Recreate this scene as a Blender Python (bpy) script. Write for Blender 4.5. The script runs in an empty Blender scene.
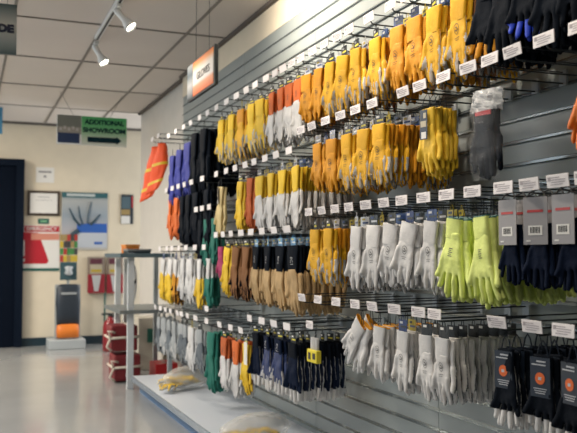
import bpy, bmesh, math, random
from mathutils import Vector, Matrix, noise
from mathutils.bvhtree import BVHTree
R = math.radians
random.seed(7)
S = bpy.context.scene
C = S.collection

# ------------------------------------------------------------------ camera
EYE = 1.10; YAW = R(22); F = 796.0; PITCH = math.atan((255-216.5)/F)
cam_d = bpy.data.cameras.new('camera'); cam = bpy.data.objects.new('camera', cam_d); C.objects.link(cam)
cam.location = (0, 0, EYE); cam.rotation_euler = (math.pi/2+PITCH, 0, -YAW)
cam_d.sensor_width = 36; cam_d.lens = 36*F/577; cam_d.clip_start = .05
cam_d.dof.use_dof = True; cam_d.dof.focus_distance = 2.75; cam_d.dof.aperture_fstop = 4.5
S.camera = cam
RM = cam.rotation_euler.to_matrix()

# ------------------------------------------------------------------ world + exposure
w = bpy.data.worlds.new('world'); S.world = w; w.use_nodes = True
w.node_tree.nodes['Background'].inputs[0].default_value = (.34, .64, .80, 1)
w.node_tree.nodes['Background'].inputs[1].default_value = .028
S.view_settings.view_transform = 'Standard'; S.view_settings.look = 'None'
S.view_settings.gamma = 1; S.view_settings.use_curve_mapping = False
S.view_settings.exposure = 0.2

def area(name, loc, rot, sx, sy, power, col):
    l = bpy.data.lights.new(name, 'AREA'); l.shape = 'RECTANGLE'; l.size = sx; l.size_y = sy
    l.energy = power; l.color = col
    o = bpy.data.objects.new(name, l); C.objects.link(o); o.location = loc; o.rotation_euler = rot
    return o
# unseen area lights added at ceiling height over the aisle, daylight from the shop front and the far showroom
area('added_light_near', (-.5, 1.2, 2.68), (0, 0, 0), .55, 1.1, 6, (1, .94, .86))
area('added_light_aisle', (-1.2, 4.6, 2.68), (0, 0, 0), .55, 2.2, 95, (1, .94, .86))
area('added_light_far', (-1.2, 8.2, 2.68), (0, 0, 0), .55, 1.6, 140, (1, .90, .76))
area('showroom_daylight', (3.9, 9.6, 1.5), (0, R(90), 0), 2.0, 1.0, 60, (.9, .95, 1))
area('shop_front_daylight', (-4.2, 6.6, 1.9), (0, R(-90), 0), 1.5, 4.5, 62, (.72, .86, 1))

# ------------------------------------------------------------------ helpers
def ray(u, v):
    return RM @ Vector(((u-288.5)/F, -(v-216.5)/F, -1))
def atX(u, v, X):
    r = ray(u, v); t = X/r.x; return Vector((X, r.y*t, EYE+r.z*t))
def atY(u, v, Y):
    r = ray(u, v); t = Y/r.y; return Vector((r.x*t, Y, EYE+r.z*t))
def atZ(u, v, Z):
    r = ray(u, v); t = (Z-EYE)/r.z; return Vector((r.x*t, r.y*t, Z))
def yOf(u, X):
    a = YAW + math.atan((u-288.5)/F); return X/math.tan(a)

MATS = {}
def mat(name, col, rough=.6, metal=0, bump=0, bscale=60, var=0, rnd=0, spec=.5, trans=0, alpha=1, coat=0, emit=0, vscale=8):
    if name in MATS: return MATS[name]
    m = bpy.data.materials.new(name); m.use_nodes = True; nt = m.node_tree; b = nt.nodes['Principled BSDF']
    col = tuple(col)+(1,)
    b.inputs['Base Color'].default_value = col; b.inputs['Roughness'].default_value = rough
    b.inputs['Metallic'].default_value = metal; b.inputs['Specular IOR Level'].default_value = spec
    b.inputs['Transmission Weight'].default_value = trans; b.inputs['Alpha'].default_value = alpha
    b.inputs['Coat Weight'].default_value = coat
    if emit:
        b.inputs['Emission Color'].default_value = col; b.inputs['Emission Strength'].default_value = emit
    tc = nt.nodes.new('ShaderNodeTexCoord')
    if var or rnd:
        last = None
        hsv = nt.nodes.new('ShaderNodeHueSaturation'); hsv.inputs['Color'].default_value = col
        n = nt.nodes.new('ShaderNodeTexNoise'); n.inputs['Scale'].default_value = vscale; n.inputs['Detail'].default_value = 5
        nt.links.new(tc.outputs['Object'], n.inputs['Vector'])
        mr = nt.nodes.new('ShaderNodeMapRange'); mr.inputs['From Min'].default_value = .3; mr.inputs['From Max'].default_value = .7
        mr.inputs['To Min'].default_value = 1-var; mr.inputs['To Max'].default_value = 1+var*.6
        nt.links.new(n.outputs['Fac'], mr.inputs['Value'])
        val = mr.outputs['Result']
        if rnd:
            oi = nt.nodes.new('ShaderNodeObjectInfo')
            m2 = nt.nodes.new('ShaderNodeMapRange'); m2.inputs['To Min'].default_value = 1-rnd; m2.inputs['To Max'].default_value = 1+rnd*.5
            nt.links.new(oi.outputs['Random'], m2.inputs['Value'])
            mu = nt.nodes.new('ShaderNodeMath'); mu.operation = 'MULTIPLY'
            nt.links.new(val, mu.inputs[0]); nt.links.new(m2.outputs['Result'], mu.inputs[1]); val = mu.outputs[0]
        nt.links.new(val, hsv.inputs['Value']); nt.links.new(hsv.outputs['Color'], b.inputs['Base Color'])
    if bump:
        n = nt.nodes.new('ShaderNodeTexNoise'); n.inputs['Scale'].default_value = bscale; n.inputs['Detail'].default_value = 4
        nt.links.new(tc.outputs['Object'], n.inputs['Vector'])
        bp = nt.nodes.new('ShaderNodeBump'); bp.inputs['Strength'].default_value = bump; bp.inputs['Distance'].default_value = .004
        nt.links.new(n.outputs['Fac'], bp.inputs['Height']); nt.links.new(bp.outputs['Normal'], b.inputs['Normal'])
    MATS[name] = m; return m

def tag(o, label, cat, group=None):
    o['label'] = label; o['category'] = cat
    if group: o['group'] = group
    return o
def link(name, me, parent=None, loc=None, rot=None):
    o = bpy.data.objects.new(name, me); C.objects.link(o)
    if parent: o.parent = parent
    if loc is not None: o.location = loc
    if rot is not None: o.rotation_euler = rot
    return o
def thing(name, label, cat, loc=(0,0,0), rot=(0,0,0), group=None):
    o = link(name, None, None, loc, rot); o.empty_display_size = .05
    return tag(o, label, cat, group)

class MB:
    def __init__(s): s.bm = bmesh.new(); s.mi = 0
    def _set(s, geom):
        for f in {f for v in geom for f in v.link_faces}: f.material_index = s.mi
    def box(s, c, d, rot=None, bev=0):
        g = bmesh.ops.create_cube(s.bm, size=1)['verts']
        bmesh.ops.scale(s.bm, vec=d, verts=g)
        if bev:
            es = list({e for v in g for e in v.link_edges})
            r = bmesh.ops.bevel(s.bm, geom=es, offset=bev, segments=2, profile=.6, affect='EDGES')
            g = list(set(r['verts']) | {v for v in g if v.is_valid})
        if rot is not None: bmesh.ops.rotate(s.bm, cent=(0,0,0), matrix=rot, verts=g)
        bmesh.ops.translate(s.bm, vec=c, verts=g); s._set(g); return g
    def rings(s, rings, cap=True, closed=True):
        vs = [[s.bm.verts.new(p) for p in r] for r in rings]
        n = len(vs[0]); fs = []
        for a, b in zip(vs, vs[1:]):
            for i in range(n if closed else n-1):
                j = (i+1) % n
                fs.append(s.bm.faces.new((a[i], a[j], b[j], b[i])))
        if cap:
            fs.append(s.bm.faces.new(list(reversed(vs[0])))); fs.append(s.bm.faces.new(vs[-1]))
        for f in fs: f.material_index = s.mi
        return vs
    def tube(s, pts, r, n=8):
        pts = [Vector(p) for p in pts]; rings = []
        rr = r if isinstance(r, (list, tuple)) else [r]*len(pts)
        up = None
        for i, p in enumerate(pts):
            d = (pts[min(i+1, len(pts)-1)]-pts[max(i-1, 0)]).normalized()
            if up is None: up = Vector((0,0,1)) if abs(d.z) < .9 else Vector((1,0,0))
            a = d.cross(up).normalized(); b = a.cross(d).normalized(); up = b
            rings.append([p+(a*math.cos(t)+b*math.sin(t))*rr[i] for t in [2*math.pi*k/n for k in range(n)]])
        s.rings(rings)
    def poly(s, pts, depth_vec):
        a = [s.bm.verts.new(p) for p in pts]; d = Vector(depth_vec)
        b = [s.bm.verts.new(Vector(p)+d) for p in pts]; n = len(a)
        fs = [s.bm.faces.new(a), s.bm.faces.new(list(reversed(b)))]
        for i in range(n): fs.append(s.bm.faces.new((a[i], b[i], b[(i+1)%n], a[(i+1)%n])))
        for f in fs: f.material_index = s.mi
    def lathe(s, prof, c=(0,0,0), n=20):
        s.rings([[(c[0]+r*math.cos(2*math.pi*k/n), c[1]+r*math.sin(2*math.pi*k/n), c[2]+z) for k in range(n)] for r, z in prof])
    def mesh(s, name, mats, smooth=False):
        bmesh.ops.recalc_face_normals(s.bm, faces=s.bm.faces)
        me = bpy.data.meshes.new(name); s.bm.to_mesh(me); s.bm.free()
        for m in (mats if isinstance(mats, (list, tuple)) else [mats]): me.materials.append(m)
        if smooth: me.polygons.foreach_set('use_smooth', [True]*len(me.polygons))
        return me
    def build(s, name, mats, parent=None, loc=None, rot=None, smooth=False):
        return link(name, s.mesh(name, mats, smooth), parent, loc, rot)
def struct(name, mb, m):
    o = mb.build(name, m); o['kind'] = 'structure'; return o
def text_mesh(txt, size, m, name='lettering', parent=None, loc=None, rot=None, bold=.0, sx=1):
    cu = bpy.data.curves.new('t', 'FONT'); cu.body = txt; cu.size = size; cu.align_x = 'CENTER'; cu.align_y = 'CENTER'
    cu.extrude = .0008; cu.offset = bold
    to = bpy.data.objects.new('t', cu); C.objects.link(to)
    bpy.context.view_layer.update()
    me = bpy.data.meshes.new_from_object(to.evaluated_get(bpy.context.evaluated_depsgraph_get()))
    bpy.data.objects.remove(to)
    me.transform(Matrix.Scale(sx, 4, (1,0,0)))
    me.materials.clear(); me.materials.append(m)
    return link(name, me, parent, loc, rot)

# ------------------------------------------------------------------ materials
wall_cream = mat('wall_cream', (.72,.64,.50), .8, bump=.05, bscale=200, var=.03)
wall_white = mat('wall_white', (.60,.57,.52), .8, var=.03)
slat_white = mat('slat_laminate', (.29,.325,.325), .34, var=.03, vscale=2)
slat_metal = mat('slat_channel', (.36,.40,.41), .22, metal=.7)
ceil_m = mat('ceiling_tile', (.62,.57,.53), .9, bump=.2, bscale=180, var=.05, vscale=1.2)
grid_m = mat('ceiling_grid_metal', (.20,.18,.16), .6)
wire_m = mat('wire_chrome', (.07,.08,.085), .3, metal=.9)
wire_d = mat('wire_dark', (.03,.035,.04), .4, metal=.5)
label_m = mat('price_card', (.80,.76,.76), .4, rnd=.06)
label_ink = mat('price_ink', (.42,.38,.40), .6)
black_m = mat('black_plastic', (.012,.018,.022), .45)
navy_m = mat('door_navy', (.0012,.004,.011), .7, spec=.08)
white_p = mat('white_plastic', (.72,.74,.74), .35)
white_paper = mat('white_paper', (.74,.73,.70), .6)
grey_steel = mat('grey_steel', (.42,.46,.48), .45, metal=.3)
red_m = mat('red_enamel', (.25,.010,.016), .35)
redbox_m = mat('red_board', (.55,.02,.02), .4)
rope_m = mat('white_rope', (.62,.55,.46), .7)
green_d = mat('dark_green', (.01,.10,.08), .5)
orange_pl = mat('orange_plastic', (.75,.20,.02), .5)
blue_p = mat('print_blue', (.03,.12,.45), .4)

# ------------------------------------------------------------------ setting
CEIL = EYE+1.615; WX = 1.80; WEND = 9.04; BACK = 10.15
def floor_mat():
    m = mat('floor_vinyl', (.34,.345,.34), .13, bump=.02, bscale=6, var=.10, vscale=1.3, spec=.6)
    return m
b = MB(); b.box((-.9, 4.8, -.05), (10.2, 14.2, .1)); struct('floor', b, floor_mat())
b = MB(); b.box((-.9, 4.8, CEIL+.05), (10.2, 14.2, .1)); struct('ceiling', b, ceil_m)
b = MB(); b.box((WX+.12+.03, (WEND-2.2)/2, CEIL/2), (.24, WEND+2.2, CEIL)); struct('wall_right', b, wall_white)
b = MB(); b.box((-.9, BACK+.1, CEIL/2), (10.2, .2, CEIL)); struct('wall_back', b, wall_cream)
# cream band above the slat wall
SLAT_TOP = EYE+1.415
b = MB(); b.box((WX+.005, 2.4, (SLAT_TOP+CEIL)/2), (.05, 9.1, CEIL-SLAT_TOP)); struct('trim_1', b, wall_cream)
# ceiling grid
b = MB()
for k in range(-9, 6):
    x = 1.46+.597*k
    if x > -5.9 and x < 4: b.box((x, 4.8, CEIL-.002), (.019, 14, .012))
for k in range(-6, 5):
    b.box((-.9, 5.6+1.125*k, CEIL-.0015), (10, .017, .011))
struct('trim_2', b, grid_m)
b = MB(); b.box((WX-.03, 2.4, CEIL-.012), (.035, 9.15, .024)); b.box((WX+.0, 8.0, CEIL-.012), (.03, 2.0, .024)); b.box((-.9, BACK-.015, CEIL-.012), (10, .03, .024)); struct('trim_3', b, mat('wall_angle', (.10,.085,.075), .7))
b = MB(); b.box((-.9, BACK-.012, .05), (10, .024, .10)); struct('baseboard_back', b, mat('baseboard_dark', (.01,.03,.045), .4))
# dark doorway at the left
d1 = atY(24, 160, BACK-.04); d0x = d1.x-1.02
dr = MB(); dr.box(((d1.x-.06+d0x)/2, BACK-.05, (d1.z-.06)/2), (d1.x-.06-d0x, .05, d1.z-.06))
dr = struct('door_1', dr, navy_m)
b = MB(); b.box((d1.x-.04, BACK-.06, d1.z/2), (.09, .12, d1.z)); b.box((d0x-.04, BACK-.06, d1.z/2), (.09, .12, d1.z)); b.box(((d1.x+d0x)/2-.04, BACK-.06, d1.z-.04), (d1.x-d0x+.07, .118, .08))
struct('trim_4', b, mat('door_frame_navy', (.002,.006,.015), .6, spec=.1))
b = MB(); b.tube([(d0x+.1, BACK-.08, 1.0), (d0x+.1, BACK-.13, 1.0), (d0x+.22, BACK-.13, 1.0)], .01); b.build('door_handle', wire_m, dr)

# slatwall : routed panels, four bays
GR = .0785; G0 = EYE+1.337
def slat_panel(y0, y1, label):
    t = thing('slatwall_panel', label, 'wall panel', (WX, (y0+y1)/2, 0), group=None)
    h = (y1-y0)/2-.0015
    b = MB(); zs = []; z = G0
    while z > .12: zs.append(z); z -= GR
    top = SLAT_TOP; xf = -.03
    # profile running top to bottom (x,z)
    prev = top
    for z in zs+[None]:
        lo = (z+.006) if z else .10
        b.box(((xf)/2+.006, 0, (prev+lo)/2), (abs(xf)-.012, 2*h, prev-lo), bev=.0015)
        prev = (z-.006) if z else 0
    b.box((-.001, 0, (top+.1)/2), (.016, 2*h, top-.1))
    b.build('board', slat_white, t)
    c = MB()
    for z in zs:
        c.box((-.0125, 0, z), (.006, 2*h, .0115)); c.box((-.022, 0, z-.0052), (.016, 2*h, .0012))
    c.build('metal_insert', slat_metal, t)
    return t
ys = [-.9, .35, 1.57, 2.79, 4.01, 5.23, 6.45, 6.93]
nm = ['closest slatwall panel at the right edge of the shelves', 'grey slatwall panel behind the dark gloves at far right', 'grey slatwall panel behind the green and bagged gloves', 'grooved slatwall panel behind the yellow and white gloves', 'grooved slatwall panel behind the orange cuffed gloves', 'grooved slatwall panel behind the black gauntlets', 'narrow last slatwall panel behind the orange vest']
for i in range(7): slat_panel(ys[i], ys[i+1], nm[i])

# base deck
t = thing('display_deck', 'low white base shelf running along the foot of the slatwall', 'shelf', (1.5, 3, 0))
b = MB(); b.box((.015, .15, .115), (.53, 6.6, .03), bev=.004); b.build('deck_board', mat('deck_white', (.60,.64,.70), .3), t)
b = MB(); b.box((.03, .15, .05), (.44, 6.55, .10)); b.build('plinth', mat('plinth_blue_steel', (.10,.22,.42), .3, metal=.5), t)
b = MB(); b.box((-.254, .15, .112), (.008, 6.6, .04)); b.build('edge_strip', mat('edge_alu', (.55,.66,.80), .2, metal=.8), t)

# ------------------------------------------------------------------ glove geometry
def ell(cx, cy, z, a, bb, n=14, e=.75):
    out = []
    for k in range(n):
        t = 2*math.pi*k/n; c, s_ = math.cos(t), math.sin(t)
        out.append((cx+a*math.copysign(abs(c)**e, c), cy+bb*math.copysign(abs(s_)**e, s_), z))
    return out
def finger(b, p0, p1, r0, r1, flat, bend=0):
    p0 = Vector(p0); p1 = Vector(p1); rings = []; N = 7
    for i in range(N+3):
        t = min(1, i/N); p = p0.lerp(p1, t)+Vector((0, bend*t*t, 0))
        r = r0+(r1-r0)*t
        if i == N+0: pass
        if i == N: r = r1
        if i == N+1: p = p+(p1-p0).normalized()*r1*.65; r = r1*.75
        if i == N+2: p = p+(p1-p0).normalized()*r1*.95; r = r1*.3
        rings.append([(p.x+r*math.cos(a), p.y+r*flat*math.sin(a), p.z+(.0)) for a in [2*math.pi*k/10 for k in range(10)]])
    b.rings(rings)
def hand_mesh(seed, L=.24, cuff=.07, spread=0, th=.010, vox=.0037):
    """hand hanging fingers down; z=0 is the cuff opening, fingers towards -z, back of the hand faces -y"""
    rnd = random.Random(seed); b = MB()
    pl = L*.645; zc = -cuff+.012
    W = .046
    b.rings([ell(0, 0, zc, .037, th), ell(0, 0, -cuff*.5-pl*.32, .040, th*1.05), ell(0, 0, -pl*.75, W, th*1.15), ell(0, 0, -pl*.95, W*1.02, th*1.1), ell(0,0,-pl-.008, W*.93, th*.8)])
    lens = [.74, .93, 1.0, .90]; FL = L-pl
    for i in range(4):
        x = (-.036, -.012, .012, .036)[i]*1.0
        l = FL*lens[i]*rnd.uniform(.95, 1.02)
        sp = (i-1.5)*spread+rnd.uniform(-.002, .002)
        finger(b, (x, 0, -pl+.02), (x+sp, rnd.uniform(-.004, .006), -pl-l+.012), .0118, .0092, min(1, th/.0105), bend=rnd.uniform(-.008, .010))
    tx = -.040
    finger(b, (tx+.01, .0, -pl*.60), (tx-.005-spread*1.3, -.005, -pl*1.12), .015, .0112, .75, bend=-.006)
    me = b.mesh('tmp', [])
    o = bpy.data.objects.new('tmp', me); C.objects.link(o)
    m = o.modifiers.new('r', 'REMESH'); m.mode = 'VOXEL'; m.voxel_size = vox
    s = o.modifiers.new('s', 'SMOOTH'); s.iterations = 3; s.factor = .5
    bpy.context.view_layer.update()
    out = bpy.data.meshes.new_from_object(o.evaluated_get(bpy.context.evaluated_depsgraph_get()))
    bpy.data.objects.remove(o)
    off = seed*3.7
    for v in out.vertices:
        p = v.co
        n1 = noise.noise(Vector((p.x*38+off, p.y*20, p.z*30)))
        n2 = noise.noise(Vector((p.x*12+off, 5, p.z*14)))
        v.co.y += .0028*n1*(1 if abs(p.y) > .003 else .3)+.006*n2
        v.co.x += .002*noise.noise(Vector((p.x*20, off, p.z*30)))+.005*math.sin(p.z*14+seed)
    out.polygons.foreach_set('use_smooth', [True]*len(out.polygons))
    out['pl'] = pl; out['L'] = L; out['cuff'] = cuff
    return out
def cuff_mesh(seed, cuff, flare, th, mats, rim=False):
    b = MB(); off = seed*2.1
    def ring(z, a, bb):
        r = ell(.005*math.sin(z*14+seed), 0, z, a, bb, 20)
        return [(x+.0015*noise.noise(Vector((x*60+off, y*60, z*40))), y+.003*noise.noise(Vector((x*50+off, y*20, z*35)))+.006*noise.noise(Vector((x*12+off, 5, z*14))), zz+.002*noise.noise(Vector((x*40, off, 1)))) for x, y, zz in r]
    zs = [-cuff-.006, -cuff*.8, -cuff*.55, -cuff*.3, -.004, 0]
    outer = [ring(z, .0385+flare*(1-(-z/cuff)) if -z <= cuff else .0372, th*(1.0 if -z > cuff*.9 else 1.12)) for z in zs]
    inner = [ring(z, .0365+flare*(1-(-z/cuff)) if -z <= cuff else .036, th*.85) for z in (0, -.02, -.04)]
    if rim:
        vs = b.rings(outer[:5], cap=False); b.mi = 1
        b.bm.faces.new
        b2 = b.rings([outer[4], outer[5]]+inner, cap=False)
    else:
        b.rings(outer+inner, cap=False)
    me = b.mesh('cuff', mats, smooth=True)
    return me

KNIT = dict(bump=.25, bscale=500)
G = {}
def gm(name, col, rough=.7, **k): return mat(name, col, rough, rnd=k.pop('rnd', .14), var=k.pop('var', .14), vscale=k.pop('vscale', 14), bump=k.pop('bump', .35), bscale=k.pop('bscale', 90), **k)
yel = gm('leather_yellow', (.72,.385,.010), .6, spec=.3)
yel2 = gm('leather_amber', (.64,.275,.010), .6, spec=.3)
yelL = gm('leather_pale_yellow', (.74,.47,.030), .55, spec=.3)
yelB = gm('cotton_bright_yellow', (.80,.52,.02), .7)
brn = gm('suede_brown', (.24,.10,.03), .85)
rust = gm('suede_rust', (.50,.11,.025), .85)
orn = gm('cuff_orange', (.70,.14,.015), .7)
whi = gm('leather_white', (.66,.65,.64), .6, var=.10)
gry = gm('cotton_grey', (.33,.35,.36), .8)
dgr = gm('cotton_dark_grey', (.10,.12,.14), .8)
tan = gm('suede_tan', (.52,.35,.17), .85)
tanL = gm('hide_pale', (.70,.55,.26), .7)
hv = gm('hivis_lime', (.76,.86,.24), .6, rnd=.08, var=.08)
nav = gm('knit_navy', (.004,.010,.030), .85, spec=.12)
blk = gm('knit_black', (.003,.006,.012), .85, spec=.12)
blu = gm('fabric_blue', (.02,.03,.26), .7)
blu2 = gm('latex_blue', (.008,.025,.11), .5)
grn = gm('suede_green', (.01,.15,.11), .85)
red_o = gm('vest_orange', (.90,.10,.01), .6)
ornR = gm('rubber_orange', (.85,.20,.015), .4)
mag = gm('fabric_magenta', (.35,.02,.10), .7)
ink = mat('print_black', (.03,.03,.03), .6)
inkw = mat('print_white', (.6,.6,.6), .6)

# front, side, back, tips, cuff, rim : materials per style
ST = {
 'yellow':  dict(kind='std', front=yel, side=whi, back=whi, cuff=yel, desc='yellow leather', logo='ring', card='dark'),
 'amber':   dict(kind='std', front=yel2, side=yel2, back=brn, cuff=yel2, desc='amber leather', logo='ring', card='mix'),
 'rigger':  dict(kind='std', front=yel, side=gry, back=brn, cuff=yel2, desc='yellow and brown leather', logo=None, card='mix'),
 'pale':    dict(kind='std', front=yelL, side=yelL, back=yel, cuff=yelL, desc='pale yellow hide', logo=None, card='long'),
 'yelwhite':dict(kind='gaunt', front=whi, side=whi, back=gry, cuff=yelB, desc='white with yellow cuffs', logo=None, card='mix'),
 'whiteyel':dict(kind='std', front=yelB, side=whi, back=whi, cuff=yelB, desc='bright yellow with white palms', logo=None, card='dark'),
 'orwhite': dict(kind='gaunt', front=whi, side=whi, back=gry, cuff=orn, desc='white with orange cuffs', logo='bar', card='dark'),
 'brngrey': dict(kind='gaunt', front=gry, side=gry, back=gry, cuff=brn, desc='grey with brown cuffs', logo=None, card='none'),
 'rust':    dict(kind='gaunt', front=rust, side=rust, back=rust, cuff=rust, desc='rust suede gauntlet', logo=None, card='none'),
 'brown':   dict(kind='gaunt', front=brn, side=blk, back=brn, cuff=brn, desc='brown suede gauntlet', logo=None, card='dark'),
 'yelgaunt':dict(kind='gaunt', front=yelB, side=yelB, back=brn, cuff=yelB, desc='yellow suede gauntlet', logo='bar', card='dark'),
 'tanblack':dict(kind='gaunt', front=tan, side=tan, back=tan, cuff=blk, desc='tan with black cuffs', logo='white', card='blue'),
 'white':   dict(kind='std', front=whi, side=whi, back=dgr, cuff=whi, desc='white leather', logo='ring', card='mix'),
 'whiterim':dict(kind='std', front=whi, side=whi, back=whi, cuff=whi, desc='white leather with yellow hem', logo='ring', card='none', rim=orn and yel2),
 'grey':    dict(kind='std', front=gry, side=whi, back=dgr, cuff=gry, desc='grey white', logo=None, card='black'),
 'hivis':   dict(kind='spread', front=hv, side=hv, back=hv, cuff=hv, desc='lime green', logo='bar', card='none', rim=green_d),
 'navycard':dict(kind='knit', front=nav, side=nav, back=nav, cuff=nav, desc='dark navy knit', logo=None, card='grey'),
 'blackwt': dict(kind='knit', front=blk, side=blk, back=whi, tips=whi, cuff=blk, desc='black with white fingertips', logo=None, card='orange'),
 'blueblack':dict(kind='knit', front=blk, side=blk, back=blk, tips=gm('latex_bright_blue', (.015,.06,.62), .5), cuff=blk, desc='black with blue fingers', logo=None, card='none'),
 'bluewt':  dict(kind='knit', front=blu2, side=whi, back=whi, tips=whi, cuff=nav, desc='blue and white', logo='white', card='dark'),
 'navywt':  dict(kind='knit', front=nav, side=nav, back=whi, tips=whi, cuff=blk, desc='navy with white fingertips', logo=None, card='dark'),
 'green':   dict(kind='gaunt', front=grn, side=grn, back=grn, cuff=grn, desc='green suede gauntlet', logo=None, card='none'),
 'blackg':  dict(kind='gaunt', front=blk, side=blk, back=blk, cuff=blk, desc='black gauntlet', logo=None, card='none'),
 'blue':    dict(kind='gaunt', front=blu, side=blu, back=blu, cuff=blu, desc='bright blue', logo=None, card='none'),
 'magenta': dict(kind='std', front=mag, side=mag, back=mag, cuff=mag, desc='magenta', logo=None, card='none'),
 'orangeR': dict(kind='gaunt', front=ornR, side=ornR, back=ornR, cuff=ornR, desc='orange rubber', logo=None, card='none'),
}
KIND = {'spread': dict(L=.265, cuff=.06, spread=.015, th=.011, flare=-.004), 'std': dict(L=.236, cuff=.07, spread=.0004, th=.0080, flare=.006), 'gaunt': dict(L=.30, cuff=.115, spread=.002, th=.0078, flare=.012), 'knit': dict(L=.245, cuff=.06, spread=.008, th=.0080, flare=-.003)}
HM = {}
def hands(kind, v):
    if (kind, v) not in HM:
        k = KIND[kind]; HM[(kind, v)] = hand_mesh(v+len(kind)*10, k['L'], k['cuff'], k['spread'], k['th'])
    return HM[(kind, v)]
SM = {}
def style_mesh(st, v):
    if (st, v) in SM: return SM[(st, v)]
    d = ST[st]; k = KIND[d['kind']]; base = hands(d['kind'], v); me = base.copy(); me.name = 'glove'
    me.materials.clear()
    for m in (d['front'], d['side'], d['back'], d.get('tips', d['front'])): me.materials.append(m)
    pl = k['L']*.645; idx = []
    for p in me.polygons:
        n, c = p.normal, p.center
        if d.get('tips') and c.z < -k['L']*.76: i = 3
        elif n.y > .35: i = 2
        elif c.z < -pl*.8 and abs(n.x) > .58: i = 1
        else: i = 0
        idx.append(i)
    me.polygons.foreach_set('material_index', idx)
    cm = cuff_mesh(v+len(d['kind'])*10, k['cuff'], k['flare'], k['th']*1.05, [d['cuff'], d['rim'] if d.get('rim') else d['cuff']], rim=bool(d.get('rim')))
    # logo projected on the back of the hand
    lm = None
    if d['logo']:
        bvh = BVHTree.FromPolygons([x.co for x in me.vertices], [tuple(p.vertices) for p in me.polygons])
        cv = BVHTree.FromPolygons([x.co for x in cm.vertices], [tuple(p.vertices) for p in cm.polygons])
        b = MB()
        def strip(pts, wd=.0016):
            for (x0, z0), (x1, z1) in zip(pts, pts[1:]):
                q = Vector((x1-x0, z1-z0)); 
                if q.length < 1e-6: continue
                nx, nz = -q.y/q.length*wd, q.x/q.length*wd
                quad = []
                for (x, z) in ((x0-nx, z0-nz), (x1-nx, z1-nz), (x1+nx, z1+nz), (x0+nx, z0+nz)):
                    hs = [h[0] for h in (T.ray_cast(Vector((x, -.2, z)), Vector((0, 1, 0))) for T in (bvh, cv)) if h[0]]
                    if not hs: break
                    quad.append((x, min(h.y for h in hs)-.0009, z))
                if len(quad) == 4: b.bm.faces.new([b.bm.verts.new(c) for c in quad])
        if d['logo'] == 'ring':
            cz = -k['L']*.42
            strip([(.013*math.cos(a)*(.85 if a > 3 else 1), cz+.015*math.sin(a)) for a in [2*math.pi*i/14 for i in range(15)]], .0007)
            strip([(-.004, cz+.006), (.003, cz+.004), (.006, cz-.003), (-.002, cz-.006), (-.006, cz-.002)], .0014)
            strip([(-.014, cz-.026), (.012, cz-.024)], .0007); strip([(-.010, cz-.032), (.010, cz-.031)], .0006)
        elif d['logo'] == 'bar':
            cz = -k['cuff']*.6 if d['kind'] == 'gaunt' else -k['L']*.42
            for j in range(5): strip([(-.009, cz+.012-j*.006), (.010-(j%2)*.005, cz+.012-j*.006)], .0011)
        else:
            cz = -k['cuff']*.55
            strip([(-.008, cz-.012), (-.002, cz+.013), (.009, cz+.010), (.003, cz), (.010, cz-.010)], .0010)
            strip([(-.010, cz-.018), (.010, cz-.018)], .0010)
        lm = b.mesh('logo_print', inkw if d['logo'] == 'white' else ink)
    SM[(st, v)] = (me, cm, lm); return SM[(st, v)]

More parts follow.
